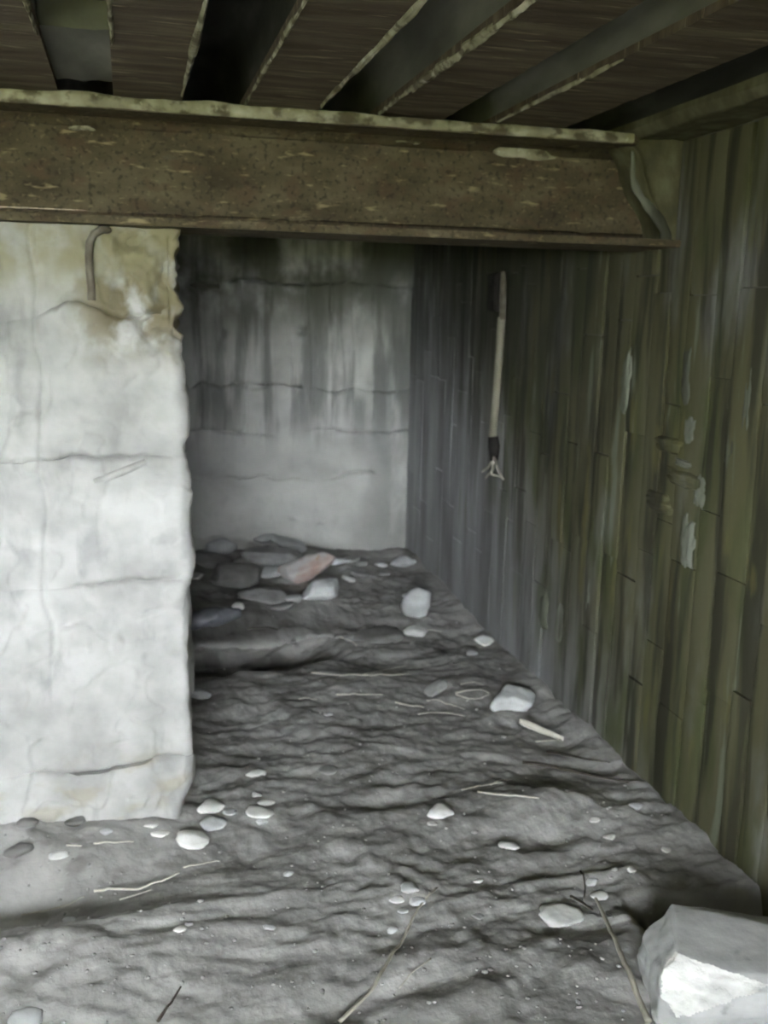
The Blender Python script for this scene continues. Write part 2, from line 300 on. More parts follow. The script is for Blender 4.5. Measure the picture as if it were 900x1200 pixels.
# ------------------------------------------------------------------ left wall end (lime-washed concrete)
wl = empty('wall_left', (0, 0, 0)); tag(wl, 'pale lime-washed concrete wall end below the rusty beam', kind='structure')
RC, TH = 0.028, 0.42
def left_path(s):
    """front face (s<0), rounded corner, end face"""
    s = np.asarray(s, float); L1 = RC * math.pi / 2
    a = np.clip(s, 0, L1) / RC
    x = np.where(s < 0, XP - RC + s, XP - RC + RC * np.sin(a)); y = np.where(s < 0, YP, YP + RC - RC * np.cos(a))
    y = np.where(s > L1, YP + RC + (s - L1), y)
    nx = np.where(s < 0, 0, np.sin(a)); ny = np.where(s < 0, -1, -np.cos(a))
    return x, y, nx, ny
def left_disp(s, z):
    d = 0.014 * fbm(s * 6, z * 6, 101, 4) + 0.008 * fbm(s * 16, z * 14, 105, 4)
    d = d + 0.007 * sst(-0.05, 0.05, fbm(s * 6, z * 5, 111, 3) - 0.08) + 0.006 * sst(-0.04, 0.04, fbm(s * 9, z * 8, 115, 3) - 0.15)                       # patches of thicker lime
    sx = s + 0.012 * vn(z * 9, s * 0, 120)
    d = d - 0.018 * sst(0.006, -0.006, sx + 0.325) * sst(1.52, 1.50, z) * sst(0.76, 0.78, z) * sst(-0.2, 0.1, vn(s * 0 + 1, z * 3.1, 9) + 0.25)
    d = d - 0.010 * np.exp(-((sx + 0.318) / 0.007) ** 2) * sst(0.3, 0.6, z)
    d = d - 0.005 * np.exp(-((s + 0.17 + 0.02 * vn(z * 6, z * 0, 130)) / 0.007) ** 2) * sst(0.2, 0.3, z) * sst(1.2, 1.0, z) * np.clip(vn(z * 5, z * 0, 133) + 0.3, 0, 1)
    # broken patch at the top right corner with the aggregate showing
    m = sst(-0.19, -0.10, s + 0.03 * vn(z * 12, s * 12, 140)) * sst(1.24, 1.32, z + 0.03 * vn(s * 14, z * 10, 141))
    d = d + m * (-0.018 + 0.034 * fbm(s * 20, z * 20, 150, 3))
    # pits and short cracks
    for (cs, cz, a, b, rot, dep) in ((-0.03, 0.92, 0.035, 0.004, 0.5, .006), (-0.26, 1.0, 0.06, 0.005, -0.1, .006), (-0.10, 0.40, 0.02, 0.003, -.5, .005),
                                     (-0.29, 0.57, 0.08, 0.006, 0.35, .008), (-0.05, 0.98, 0.05, 0.004, -.2, .006), (-0.36, 0.47, .06, .006, .5, .007), (-0.01, 1.28, .04, .008, -.7, .012), (-0.24, 1.335, .025, .06, 0, .008), (-0.06, 1.13, .012, .015, 0, .008), (-0.12, 0.80, .02, .05, .2, .007),
                                     (-0.33, 0.30, .03, .05, .3, .008), (-0.20, 0.52, .05, .03, .6, .007), (-0.07, 0.60, .05, .006, .3, .008), (-0.27, 0.86, .02, .06, 0, .007), (-0.15, 0.24, .04, .006, .1, .008), (-0.02, 0.45, .03, .05, .4, .006)):
        d = d - dep * gauss(s, z, cs, cz, a, b, rot)
    return d
def cut(vals, seed, amp, base): return base + amp * fbm(vals * 5.0, vals * 0 + seed, seed, 4)
LIFTS = [(-0.10, 0, 0), (0.175, .025, 1), (0.69, .03, 2), (1.02, .05, 3), (1.37, .06, 4), (1.587, 0, 5)]
s_ar = np.concatenate([np.linspace(-0.95, -0.5, 24)[:-1], np.linspace(-0.5, 0.0, 100)[:-1], np.linspace(0, RC * math.pi / 2, 9)[:-1], np.linspace(RC * math.pi / 2, 0.40, 24)])
for k in range(5):
    (b0, a0, n0), (b1, a1, n1) = LIFTS[k], LIFTS[k + 1]
    nt = max(14, int((b1 - b0) / 0.006)); t = np.linspace(0, 1, nt)
    lo = cut(s_ar, 200 + n0, a0, b0); hi = cut(s_ar, 200 + n1, a1, b1)
    S, T = np.meshgrid(s_ar, t, indexing='ij'); Zg = lo[:, None] * (1 - T) + hi[:, None] * T
    x, y, nx, ny = left_path(S)
    D = left_disp(S, Zg)
    soft = sst(-0.15, 0.35, vn(S * 6, S * 0 + k, 210 + k) + 0.05) * sst(0.02, -0.05, S)
    ed = np.minimum(Zg - lo[:, None] if k > 0 else Zg * 0 + 1, hi[:, None] - Zg if k < 4 else Zg * 0 + 1)
    D = D - 0.020 * soft * np.exp(-ed / 0.006) + (0.004 if k == 2 else -0.003 if k == 1 else 0)
    bot = sst(0.12, 0.0, Zg) * sst(-0.10, 0.0, S)
    x = x - 0.030 * bot; x = x + 0.014 * sst(1.4, 0.5, Zg) * sst(-0.12, 0, S) + 0.004 * fbm(Zg * 13, Zg * 0, 222, 4) * sst(-0.1, 0, S)
    relief('concrete_lift', np.stack([x, y, Zg], -1), np.stack([nx, ny, nx * 0], -1), D, M['limewash'], wl)
bm = bmesh.new(); add_box(bm, -2.5, XP - 0.03, YP + 0.03, YP + TH - 0.03, -0.1, 1.586)
add_box(bm, -2.5, -0.94, YP, YP + TH, -0.1, 1.587); bm_obj('concrete_core', bm, M['limewash'], wl)

# ------------------------------------------------------------------ back wall
wb_ = empty('wall_back', (0, 0, 0)); tag(wb_, 'weathered grey concrete back wall, pale below and dark green above', kind='structure')
BL = [(-0.10, 0, 0), (0.485, .04, 1), (0.74, .03, 2), (0.98, .04, 3), (1.53, .035, 4), (2.02, 0, 5)]
xb = np.concatenate([np.linspace(-2.5, 0.1, 30)[:-1], np.linspace(0.1, XR + 0.02, 190)])
def back_disp(x, z):
    d = 0.010 * fbm(x * 4, z * 4, 301, 4) + 0.005 * fbm(x * 16, z * 13, 305, 3)
    bx = x / 0.118 + 0.12 * vn(z * 2.0, x * 0, 311); fr = bx - np.floor(bx)
    step = _hash(np.floor(bx), np.floor(bx) * 0 + 3, 7)
    up = sst(0.60, 0.80, z)
    d = d + up * (0.006 * step - 0.010 * np.exp(-(np.minimum(fr, 1 - fr) / 0.06) ** 2) * (0.4 + 0.6 * (vn(x * 3, z * 4, 313) > -0.1)))
    for (px, py, a, b, rot, dep) in ((353, 388, .03, .02, 0, .03), (262, 392, .03, .03, .5, .02), (301, 453, .07, .010, .1, .03), (352, 468, .016, .07, 0, .018), (303, 500, .012, .05, 0, .02),
                                     (345, 607, .03, .008, -.3, .015), (378, 612, .03, .006, .2, .015), (232, 560, .06, .02, 0, .02), (436, 448, .02, .02, 0, .015), (243, 335, .14, .028, 0, .045)):
        p = aty(px, py, YB); d = d - dep * gauss(x, z, p[0], p[2], a, b, rot)
    return d
for k in range(5):
    (b0, a0, n0), (b1, a1, n1) = BL[k], BL[k + 1]
    nt = max(14, int((b1 - b0) / 0.010)); t = np.linspace(0, 1, nt)
    lo = cut(xb, 330 + n0, a0, b0); hi = cut(xb, 330 + n1, a1, b1)
    X_, T = np.meshgrid(xb, t, indexing='ij'); Zg = lo[:, None] * (1 - T) + hi[:, None] * T
    D = back_disp(X_, Zg); soft = sst(-0.15, 0.25, vn(X_ * 5, X_ * 0 + k, 340 + k) - 0.05 + (0.25 if k == 4 else 0))
    ed = np.minimum(Zg - lo[:, None] if k > 0 else Zg * 0 + 1, hi[:, None] - Zg if k < 4 else Zg * 0 + 1)
    D = D - 0.024 * soft * np.exp(-ed / 0.009) + (0.02 if k == 4 else 0.0)
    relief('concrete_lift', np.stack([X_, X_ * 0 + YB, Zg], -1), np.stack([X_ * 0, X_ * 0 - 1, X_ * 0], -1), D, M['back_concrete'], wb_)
bm = bmesh.new(); add_box(bm, -2.5, XR + 0.05, YB + 0.04, YB + 0.35, -0.1, 2.1); bm_obj('concrete_core', bm, M['wall_core'], wb_)

# ------------------------------------------------------------------ right wall (board-marked concrete)
wr = empty('wall_right', (0, 0, 0)); tag(wr, 'board-marked concrete wall, mossy green towards the viewer', kind='structure')
bm = bmesh.new(); add_box(bm, XR + 0.010, XR + 0.35, -2.4, YB + 0.3, -0.1, 2.1); bm_obj('concrete_core', bm, M['wall_core'], wr)
rb = random.Random(12)
PALE = [atx(*p, XR) for p in ((733, 450), (806, 470), (876, 470), (625, 600), (805, 640), (590, 660), (655, 640), (735, 870))]
y = 0.9
ci = 0
while y < YB:
    wd = rb.choice((0.075, 0.09, 0.1, 0.12, 0.135)); y1 = min(y + wd, YB + 0.02)
    zs = [-0.08]
    while zs[-1] < 1.875:
        zs.append(zs[-1] + rb.uniform(0.30, 0.85))
    zs[-1] = 1.875
    if zs[-1] - zs[-2] < 0.15: zs.pop(-2)
    for k in range(len(zs) - 1):
        z0, z1 = zs[k] + rb.uniform(0.000, 0.003), zs[k + 1] - rb.uniform(0.000, 0.003)
        g0, g1 = rb.uniform(0.0002, 0.0015), rb.uniform(0.0002, 0.0015)
        nt = max(6, int((z1 - z0) / 0.035)); t = np.linspace(z0, z1, nt); sv = np.array([y + g0, y + g0 + 0.004, y + wd * 0.35, y + wd * 0.65, y1 - g1 - 0.004, y1 - g1])
        S, T = np.meshgrid(sv, t, indexing='ij')
        lean = rb.uniform(-0.004, 0.004); skew = rb.uniform(-0.03, 0.03)
        D = rb.choice((0.0, 0.0005, 0.001, 0.002, 0.003, 0.0065)) + 0.004 * fbm(S * 9 + ci, T * 5, 400 + ci % 7, 3) + lean * (T - z0) / (z1 - z0) + skew * (S - y)
        ex = np.minimum(S - sv[0], sv[-1] - S); ez = np.minimum(T - z0, z1 - T)
        D = D - 0.0015 * np.exp(-ex / 0.002) - 0.002 * np.exp(-ez / 0.006)
        S2 = S + 0.004 * vn(T * 6, T * 0, 420 + ci)
        pale = False and any(abs((y + y1) / 2 - p[1]) < wd * 0.55 and z0 - 0.02 < p[2] < z1 + 0.02 for p in PALE)
        if pale: D = D + 0.006
        D = D * (1 - 0.65 * float(sst(2.9, 3.8, y)))
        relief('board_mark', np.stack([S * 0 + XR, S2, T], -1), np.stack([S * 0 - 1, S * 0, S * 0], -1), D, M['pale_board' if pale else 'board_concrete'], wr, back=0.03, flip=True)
        ci += 1
    y = y1
# broken spots in the board-marked face
def rough_patch(name, px, py, wpx, hpx, matn, parent, seed, X=XR, thick=0.014):
    p = atx(px, py, X); a = atx(px - wpx / 2, py, X); b = atx(px + wpx / 2, py, X)
    hy = abs(a[1] - b[1]) / 2; hz = hpx / scale_at(p[1]) / 2
    n = 22; u = np.linspace(-1, 1, n); U, W = np.meshgrid(u, u, indexing='ij')
    R_ = (np.abs(U) ** 3 + np.abs(W) ** 4) ** 0.3 / (0.75 + 0.30 * fbm(U * 2.5 + seed, W * 3, seed, 3))
    D = thick * sst(1.0, 0.55, R_) * (0.8 + 0.5 * fbm(U * 3, W * 3, seed + 1, 3)) - 0.012 * sst(0.95, 1.1, R_)
    return relief(name, np.stack([U * 0 + X, p[1] + U * hy, p[2] + W * hz], -1), np.stack([U * 0 - 1, U * 0, U * 0], -1), D, M[matn], parent, back=0.02, flip=True)
CH = ((785, 522, 50, 26, 'board_concrete', .012), (803, 562, 64, 30, 'board_concrete', .014), (770, 588, 40, 34, 'board_concrete', .012), (800, 543, 26, 14, 'pale_board', .012),
      (733, 448, 13, 96, 'pale_board', .006), (805, 440, 15, 100, 'pale_board', .006), (808, 505, 18, 50, 'pale_board', .006), (877, 465, 15, 120, 'pale_board', .006), (858, 500, 20, 150, 'pale_board', .004),
      (806, 635, 22, 90, 'pale_board', .008), (820, 575, 18, 60, 'pale_board', .006), (636, 715, 12, 60, 'pale_board', .006), (655, 730, 12, 70, 'pale_board', .006),
      (690, 700, 10, 80, 'pale_board', .004))
for i, (px, py, a, b, m_, th_) in enumerate(CH):
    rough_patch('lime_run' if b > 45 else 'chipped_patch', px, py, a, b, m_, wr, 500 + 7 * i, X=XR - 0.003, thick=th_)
# mortar packed round the beam end
nx_, nz_ = 26, 30
U, W = np.meshgrid(np.linspace(0, 1, nx_), np.linspace(0, 1, nz_), indexing='ij')
zz = ZB + 0.012 + (1.885 - ZB - 0.012) * W
xl = 1.455 - 0.10 * sst(0.05, 0.75, W) - 0.06 * sst(0.7, 1.0, W) + 0.015 * fbm(W * 5, W * 0, 77, 3)
xx = xl + (XR + 0.01 - xl) * U
D = 0.006 * fbm(xx * 20, zz * 14, 620, 3) - 0.035 * np.exp(-U / 0.06) + 0.012 * np.exp(-((U - 0.12) / 0.08) ** 2)
relief('mortar_packing', np.stack([xx, xx * 0 + YP + 0.012, zz], -1), np.stack([xx * 0, xx * 0 - 1, xx * 0], -1), D, M['mortar'], wr, back=0.14)
W1 = np.linspace(0, 1, 24); streak = [(float(1.462 - 0.10 * sst(0.05, 0.75, q) - 0.02 * q), YP - 0.004 - 0.004 * math.sin(q * 9), ZB + 0.01 + 0.24 * q) for q in W1]
tube('lime_run', streak, [0.020 * (1 - 0.8 * q) * (1 + 0.5 * mnoise.noise(Vector((q * 9, 3, 1)))) for q in W1], M['pale_board'], wr, 10, 0.35, (0, 1, 0))

# ------------------------------------------------------------------ ceiling: slab, trough panels, ledge
ce = empty('ceiling', (0, 0, 0)); tag(ce, 'low concrete ceiling between rusty steel joists', kind='structure')
ZF = 1.885                                     # underside of the joist flanges
FL = [(-0.34, -0.145), (-0.02, 0.14), (0.285, 0.472), (0.62, 0.80), (0.935, 1.135)]
bm = bmesh.new(); add_box(bm, -2.5, XR + 0.35, -2.4, YB + 0.35, 2.09, 2.25); bm_obj('slab', bm, M['ceiling_concrete'], ce)
bm = bmesh.new(); add_box(bm, -2.5, FL[0][0] - 0.15, -2.2, YB, ZF - 0.002, 2.09); bm_obj('plain_soffit', bm, M['ceiling_concrete'], ce)
yy = np.concatenate([np.linspace(-2.2, 0.9, 14)[:-1], np.linspace(0.9, 2.9, 90)[:-1], np.linspace(2.9, YB, 14)])
gaps = [(FL[0][0] - 0.15, FL[0][0])] + [(FL[i][1], FL[i + 1][0]) for i in range(4)] + [(FL[4][1], 1.315)]
for gi, (a, b) in enumerate(gaps):
    t = np.linspace(0, 1, 16); Yg, T = np.meshgrid(yy, t, indexing='ij')
    q = np.abs(T * 2 - 1)
    depth = (0.135 if gi in (2, 5) else 0.11) * (1 - q ** 5.0)
    Xg = a - 0.012 + (b - a + 0.024) * T
    Dz = depth + 0.008 + 0.004 * fbm(Xg * 12, Yg * 3, 700 + gi, 3)
    relief('trough_panel', np.stack([Xg, Yg, Xg * 0 + ZF + 0.012], -1), np.stack([Xg * 0, Xg * 0, Xg * 0 - 1], -1), -Dz, M['dark_concrete' if gi in (2, 5) else 'ceiling_concrete'], ce, back=0.17)
# filled end of the leftmost trough
U, W = np.meshgrid(np.linspace(0, 1, 14), np.linspace(0, 1, 20), indexing='ij')
relief('filler_slab', np.stack([-0.15 + 0.135 * U, 2.10 + 0.47 * W, U * 0 + 1.905], -1), np.stack([U * 0, U * 0, U * 0 - 1], -1), 0.004 * fbm(U * 4, W * 6, 730, 3), M['ceiling_concrete'], ce, back=0.05, flip=True)
# concrete ledge along the right wall
U, W = np.meshgrid(np.linspace(0, 1, 14), np.linspace(0, 1, 80), indexing='ij')
Yg = -2.2 + (YB + 2.2) * W
Dl = 0.008 * fbm(U * 3, Yg * 5, 740, 3) - 0.015 * np.exp(-U / 0.05) + 0.012 * np.exp(-((U - 0.12) / 0.06) ** 2)
relief('wall_ledge', np.stack([1.326 + 0.184 * U, Yg, U * 0 + 1.878], -1), np.stack([U * 0, U * 0, U * 0 - 1], -1), Dl, M['mortar'], ce, back=0.14, flip=True)

# steel joists
JL = ['rusty steel ceiling joist at the left edge, beside the filled-in trough', 'flaking rusty joist between the filled-in trough and the square dark trough',
      'flaking rusty joist right of the square dark trough', 'rusty joist with a ragged yellow lime edge', 'dark rusty joist nearest the right wall']
def joist(i, a, b):
    r = empty('steel_joist', ((a + b) / 2, 1.0, ZF)); tag(r, JL[i], 'joist', 'steel ceiling joists')
    hw = (b - a) / 2
    n = 14; Lk = np.concatenate([np.linspace(-2.28, -0.1, 12)[:-1], np.linspace(-0.1, 1.9, 110)[:-1], np.linspace(1.9, 4.38, 12)])
    U, W = np.meshgrid(np.linspace(-hw, hw, n), Lk, indexing='ij')
    D = 0.0025 * fbm(U * 14 + i * 9, W * 45, 760 + i, 3)
    relief('bottom_flange', np.stack([U, W, U * 0], -1), np.stack([U * 0, U * 0, U * 0 - 1], -1), D, M['rust_flake'], r, back=0.016, flip=True)
    bm = bmesh.new(); add_box(bm, -0.007, 0.007, -2.28, 4.38, 0.014, 0.15); bm_obj('web', bm, M['rust'], r)
    return r
joists = [joist(i, a, b) for i, (a, b) in enumerate(FL)]
def crust(i, side, y0, y1, wid, thick, seed, name='lime_crust'):
    """lime that has run along a flange edge"""
    a, b = FL[i]; hw = (b - a) / 2; n = 60
    W, U = np.meshgrid(np.linspace(0, 1, n), np.linspace(-1, 1, 9), indexing='ij')
    ww = wid * (0.65 + 0.6 * fbm(W * 9, W * 0, seed, 3)) * np.sin(np.pi * np.clip(W, 0.02, 0.98)) ** 0.3
    xo = side * hw + U * ww * 0.5 - side * 0.25 * wid
    D = thick * np.clip(1 - U ** 2, 0, 1) * (0.7 + 0.8 * fbm(W * 16, U * 2, seed + 3, 3)) + 0.001
    return relief(name, np.stack([xo, y0 - 1.0 + (y1 - y0) * W, xo * 0 - 0.001], -1), np.stack([xo * 0, xo * 0, xo * 0 - 1], -1), D, M['lime'], joists[i], back=0.004)
crust(3, -1, 1.55, 2.30, 0.030, 0.010, 801)
crust(3, -1, 2.25, 2.60, 0.012, 0.006, 805)
crust(2, 1, 1.25, 2.55, 0.018, 0.008, 811)
crust(2, -1, 1.4, 2.6, 0.014, 0.006, 815)
crust(1, 1, 1.5, 2.55, 0.018, 0.007, 821)
crust(0, 1, 1.5, 2.08, 0.016, 0.008, 825)
crust(1, -1, 1.5, 2.08, 0.016, 0.008, 829)
crust(4, -1, 1.9, 2.6, 0.010, 0.005, 833)

# ------------------------------------------------------------------ the big beam
bmr = empty('steel_beam', (0.0, YP, ZB)); tag(bmr, 'large rusty I-beam spanning the opening above the pale wall', 'beam')
BX0, BX1 = -2.4, XR + 0.02
YF0, YF1, YW = -0.030, 0.255, 0.112            # flange front, back, web (relative to YP)
xk = np.concatenate([np.linspace(BX0, -0.5, 14)[:-1], np.linspace(-0.5, BX1, 220)])
U, W = np.meshgrid(xk, np.linspace(0, 1, 40), indexing='ij')
relief('web', np.stack([U, U * 0 + YW, 0.016 + (ZT - ZB - 0.032) * W], -1), np.stack([U * 0, U * 0 - 1, U * 0], -1), 0.002 * fbm(U * 18, W * 8, 850, 4), M['rust'], bmr, back=0.014)
def flange(name, z0, z1, m_, xe):
    bm = bmesh.new()
    add_box(bm, BX0, xe, YF0, YF1, z0, z1)
    bmesh.ops.bevel(bm, geom=[e for e in bm.edges if abs(e.verts[0].co.x - e.verts[1].co.x) > 1], offset=0.004, segments=2, affect='EDGES')
    return bm_obj(name, bm, m_, bmr)
flange('bottom_flange', 0.0, 0.020, M['rust'], XR - 0.004)
flange('top_flange', ZT - ZB - 0.012, ZF - ZB - 0.004, M['rust'], 1.345)
# fillets between web and flanges
for nm, zc, sgn in (('lower_fillet', 0.020, 1), ('upper_fillet', ZT - ZB - 0.012, -1)):
    V = []; n = 6
    for x in (BX0, BX1):
        V += [(x, YW + 0.002, zc - sgn * 0.001)] + [(x, YW - 0.022 + 0.022 * math.sin(k / (n - 1) * math.pi / 2), zc + sgn * (0.022 - 0.022 * math.cos(k / (n - 1) * math.pi / 2))) for k in range(n)]
    m1 = n + 1
    Fc = [(k, (k + 1) % m1, m1 + (k + 1) % m1, m1 + k) for k in range(m1)] + [tuple(range(m1))[::-1], tuple(range(m1, 2 * m1))]
    mesh_obj(nm, V, Fc, M['rust'], bmr)
# lime along the top flange
W, U = np.meshgrid(np.linspace(0, 1, 260), np.linspace(-1, 1, 7), indexing='ij')
X0_, X1_ = -0.6, 1.33
xg = X0_ + (X1_ - X0_) * W
lump = 0.5 * gauss(xg, 0, -0.08, 0, 0.07, 1) + 0.35 * gauss(xg, 0, 0.2, 0, 0.05, 1) + 0.3 * gauss(xg, 0, 0.55, 0, .05, 1)
zt = 0.013 * (1 + 0.25 * fbm(xg * 9, xg * 0, 870, 3)) * (1 + lump * (U > 0))
relief('lime_bead', np.stack([xg, xg * 0 + YF0 - 0.001, ZT - ZB + 0.003 + U * zt], -1), np.stack([xg * 0, xg * 0 - 1, xg * 0], -1), 0.006 * (1 - U ** 4) * (0.8 + 0.6 * fbm(xg * 30, U * 2, 873, 3)), M['lime'], bmr, back=0.005)
def web_patch(px, py, wpx, hpx, seed, matn='lime'):
    p = aty(px, py, YP + YW); s = scale_at(YP + YW); n = 16
    u = np.linspace(-1, 1, n); U, W = np.meshgrid(u, u, indexing='ij')
    R_ = np.sqrt(np.abs(U) ** 2.5 + np.abs(W) ** 2.5) / (0.85 + 0.3 * vn(U * 2.5 + seed, W * 1.7, seed))
    D = 0.006 * sst(1.0, 0.7, R_) - 0.006 * sst(0.95, 1.1, R_)
    relief('lime_patch', np.stack([p[0] + U * wpx / s / 2, U * 0 + YW - 0.0005, p[2] - ZB + W * hpx / s / 2], -1), np.stack([U * 0, U * 0 - 1, U * 0], -1), D, M[matn], bmr, back=0.004)
for i, a in enumerate(((612, 178, 96, 18), (230, 143, 60, 8), (95, 150, 30, 6), (480, 165, 40, 8), (200, 184, 18, 5))): web_patch(*a, 880 + i * 5)

# ------------------------------------------------------------------ wall behind the photographer, with the embrasure; side wall; outdoors
wf = empty('wall_front', (0, 0, 0)); tag(wf, 'concrete wall with a wide embrasure behind the viewer', kind='structure')
bm = bmesh.new()
add_box(bm, -2.5, OX0, OY - 0.45, OY, -0.1, 2.1); add_box(bm, OX1, XR + 0.3, OY - 0.45, OY, -0.1, 2.1)
add_box(bm, OX0, OX1, OY - 0.45, OY, OZ1, 2.1); add_box(bm, OX0, OX1, OY - 0.45, OY, -0.2, OZ0)
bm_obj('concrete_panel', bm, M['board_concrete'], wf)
bm = bmesh.new(); add_box(bm, -2.8, -2.48, OY - 0.3, YB + 0.35, -0.1, 2.1)
tag(bm_obj('wall_side', bm, M['back_concrete']), 'concrete side wall left of the viewer', kind='structure')
gx, gy = np.meshgrid(np.linspace(-14, 14, 40), np.linspace(-14, OY - 0.40, 40), indexing='ij')
gz = -0.05 + 0.06 * fbm(gx * 0.8, gy * 0.8, 900, 3) + 0.9 * sst(-4.5, -9.5, gy)
tag(mesh_obj('ground', np.stack([gx, gy, gz], -1).reshape(-1, 3), grid_faces(40, 40), M['grass']), 'grassy ground and bank outside the embrasure', kind='structure')
#PART2
# ------------------------------------------------------------------ stones
def dist(p): return float(np.dot(np.array([p[0], p[1], p[2] - CAMH]), f_))
def rock_mesh(name, hx, hy, hz, seed, sub=3, planes=9, jag=0.10, flat_top=False):
    rr = random.Random(seed)
    bm = bmesh.new(); bmesh.ops.create_icosphere(bm, subdivisions=sub, radius=1.0)
    pn = []
    for _ in range(planes):
        n = Vector((rr.gauss(0, 1), rr.gauss(0, 1), rr.gauss(0, 1))).normalized(); pn.append((n, rr.uniform(0.55, 0.9)))
    if flat_top: pn.append((Vector((rr.uniform(-.1, .1), rr.uniform(-.15, .1), 1)).normalized(), 0.55))
    off = Vector((seed * 1.37 % 50, seed * 2.11 % 50, seed * 0.73 % 50))
    for v in bm.verts:
        d = v.co.normalized(); r = 1.05
        for n, dd in pn:
            c = d.dot(n)
            if c > 0.05: r = min(r, dd / c)
        r *= 1 + jag * mnoise.noise(d * 2.4 + off) + jag * 0.5 * mnoise.noise(d * 6 + off)
        v.co = Vector((d.x * r * hx, d.y * r * hy, d.z * r * hz))
    bmesh.ops.smooth_vert(bm, verts=bm.verts, factor=0.12, use_axis_x=True, use_axis_y=True, use_axis_z=True)
    return bm
def rock(name, px, py, wpx, hpx, matn, seed, label, cat='stone', group=None, deep=0.85, rot=None, rise=0.30, sub=3, planes=9, zadd=0.0, flat=False, tilt=0.0, high=0.62):
    x, y, z = on_floor(px, py + 0.30 * hpx)
    s = F / dist((x, y, z)); W = wpx / s * 1.15; zadd = zadd + (0.012 if py < 725 else 0); H = max(hpx / s * high, 0.35 * W * 0.6)
    bm = rock_mesh(name, W / 2 * 1.12, W / 2 * deep * 1.1, H / 2 * 1.25, seed, sub, planes, flat_top=flat)
    o = bm_obj(name, bm, M[matn], smooth=True)
    r = random.Random(seed + 5)
    o.location = (x, y, z + H * rise + zadd); o.rotation_euler = (r.uniform(-.12, .12), tilt + r.uniform(-.1, .1), r.uniform(-.35, .35) if rot is None else rot)
    tag(o, label, cat, group); return o

# --- the broken block in the corner of the frame
bx0, by0 = 1.055, 1.535; p0 = (bx0, by0, fz(bx0 + .1, by0 + .1))
root = empty('concrete_block', (1.198, 1.638, p0[2] - 0.006)); tag(root, 'big broken concrete block with a white chipped corner, beside the right wall', 'block')
bm = bmesh.new(); bmesh.ops.create_cube(bm, size=2.0)
bmesh.ops.subdivide_edges(bm, edges=bm.edges[:], cuts=46, use_grid_fill=True)
clips = [(Vector((-0.50, -0.70, 0.44)), 1.07), (Vector((-0.9, 0.1, 0.35)), 1.02), (Vector((0.0, -0.70, 0.75)), 1.22), (Vector((-0.75, 0.7, 0.1)), 1.22), (Vector((0.2, 0.5, 0.8)), 1.18), (Vector((0.8, -0.1, 0.5)), 1.10), (Vector((-0.75, -0.7, 0.0)), 1.18)]
clips = [(n.normalized(), d) for n, d in clips]
frac = set()
for v in bm.verts:
    for i, (n, d) in enumerate(clips):
        c = v.co.dot(n) - d
        if c > 0:
            v.co -= n * c
            if i in (0,): frac.add(v)
    q = v.co * 1.0
    k = mnoise.noise(q * 1.6 + Vector((4, 8, 1))) * 0.06 + mnoise.noise(q * 4.2) * 0.035 + (mnoise.noise(q * 7) * 0.05 if v in frac else 0)
    v.co += v.normal * k if v.normal.length > 0 else Vector((0, 0, 0))
for v in bm.verts: v.co = Vector((v.co.x * 0.178, v.co.y * 0.122, (v.co.z + 1) * 0.070 + 0.012 * (v.co.y) - 0.0 * v.co.x))
bmesh.ops.smooth_vert(bm, verts=bm.verts, factor=0.5, use_axis_x=True, use_axis_y=True, use_axis_z=True)
fs = [f for f in bm.faces if all(v in frac for v in f.verts)]
dup = bmesh.new(); vm = {}
for f in fs:
    dup.faces.new([vm.setdefault(v, dup.verts.new(v.co)) if v in vm else vm.setdefault(v, dup.verts.new(v.co)) for v in f.verts])
bmesh.ops.delete(bm, geom=fs, context='FACES_ONLY')
bl = bm_obj('body', bm, M['block_face'], root, True)
fr = bm_obj('fractured_corner', dup, M['block_fracture'], root, True); fr['label'] = 'white freshly broken corner of the block'
root.rotation_euler = (0, 0, math.radians(-16))

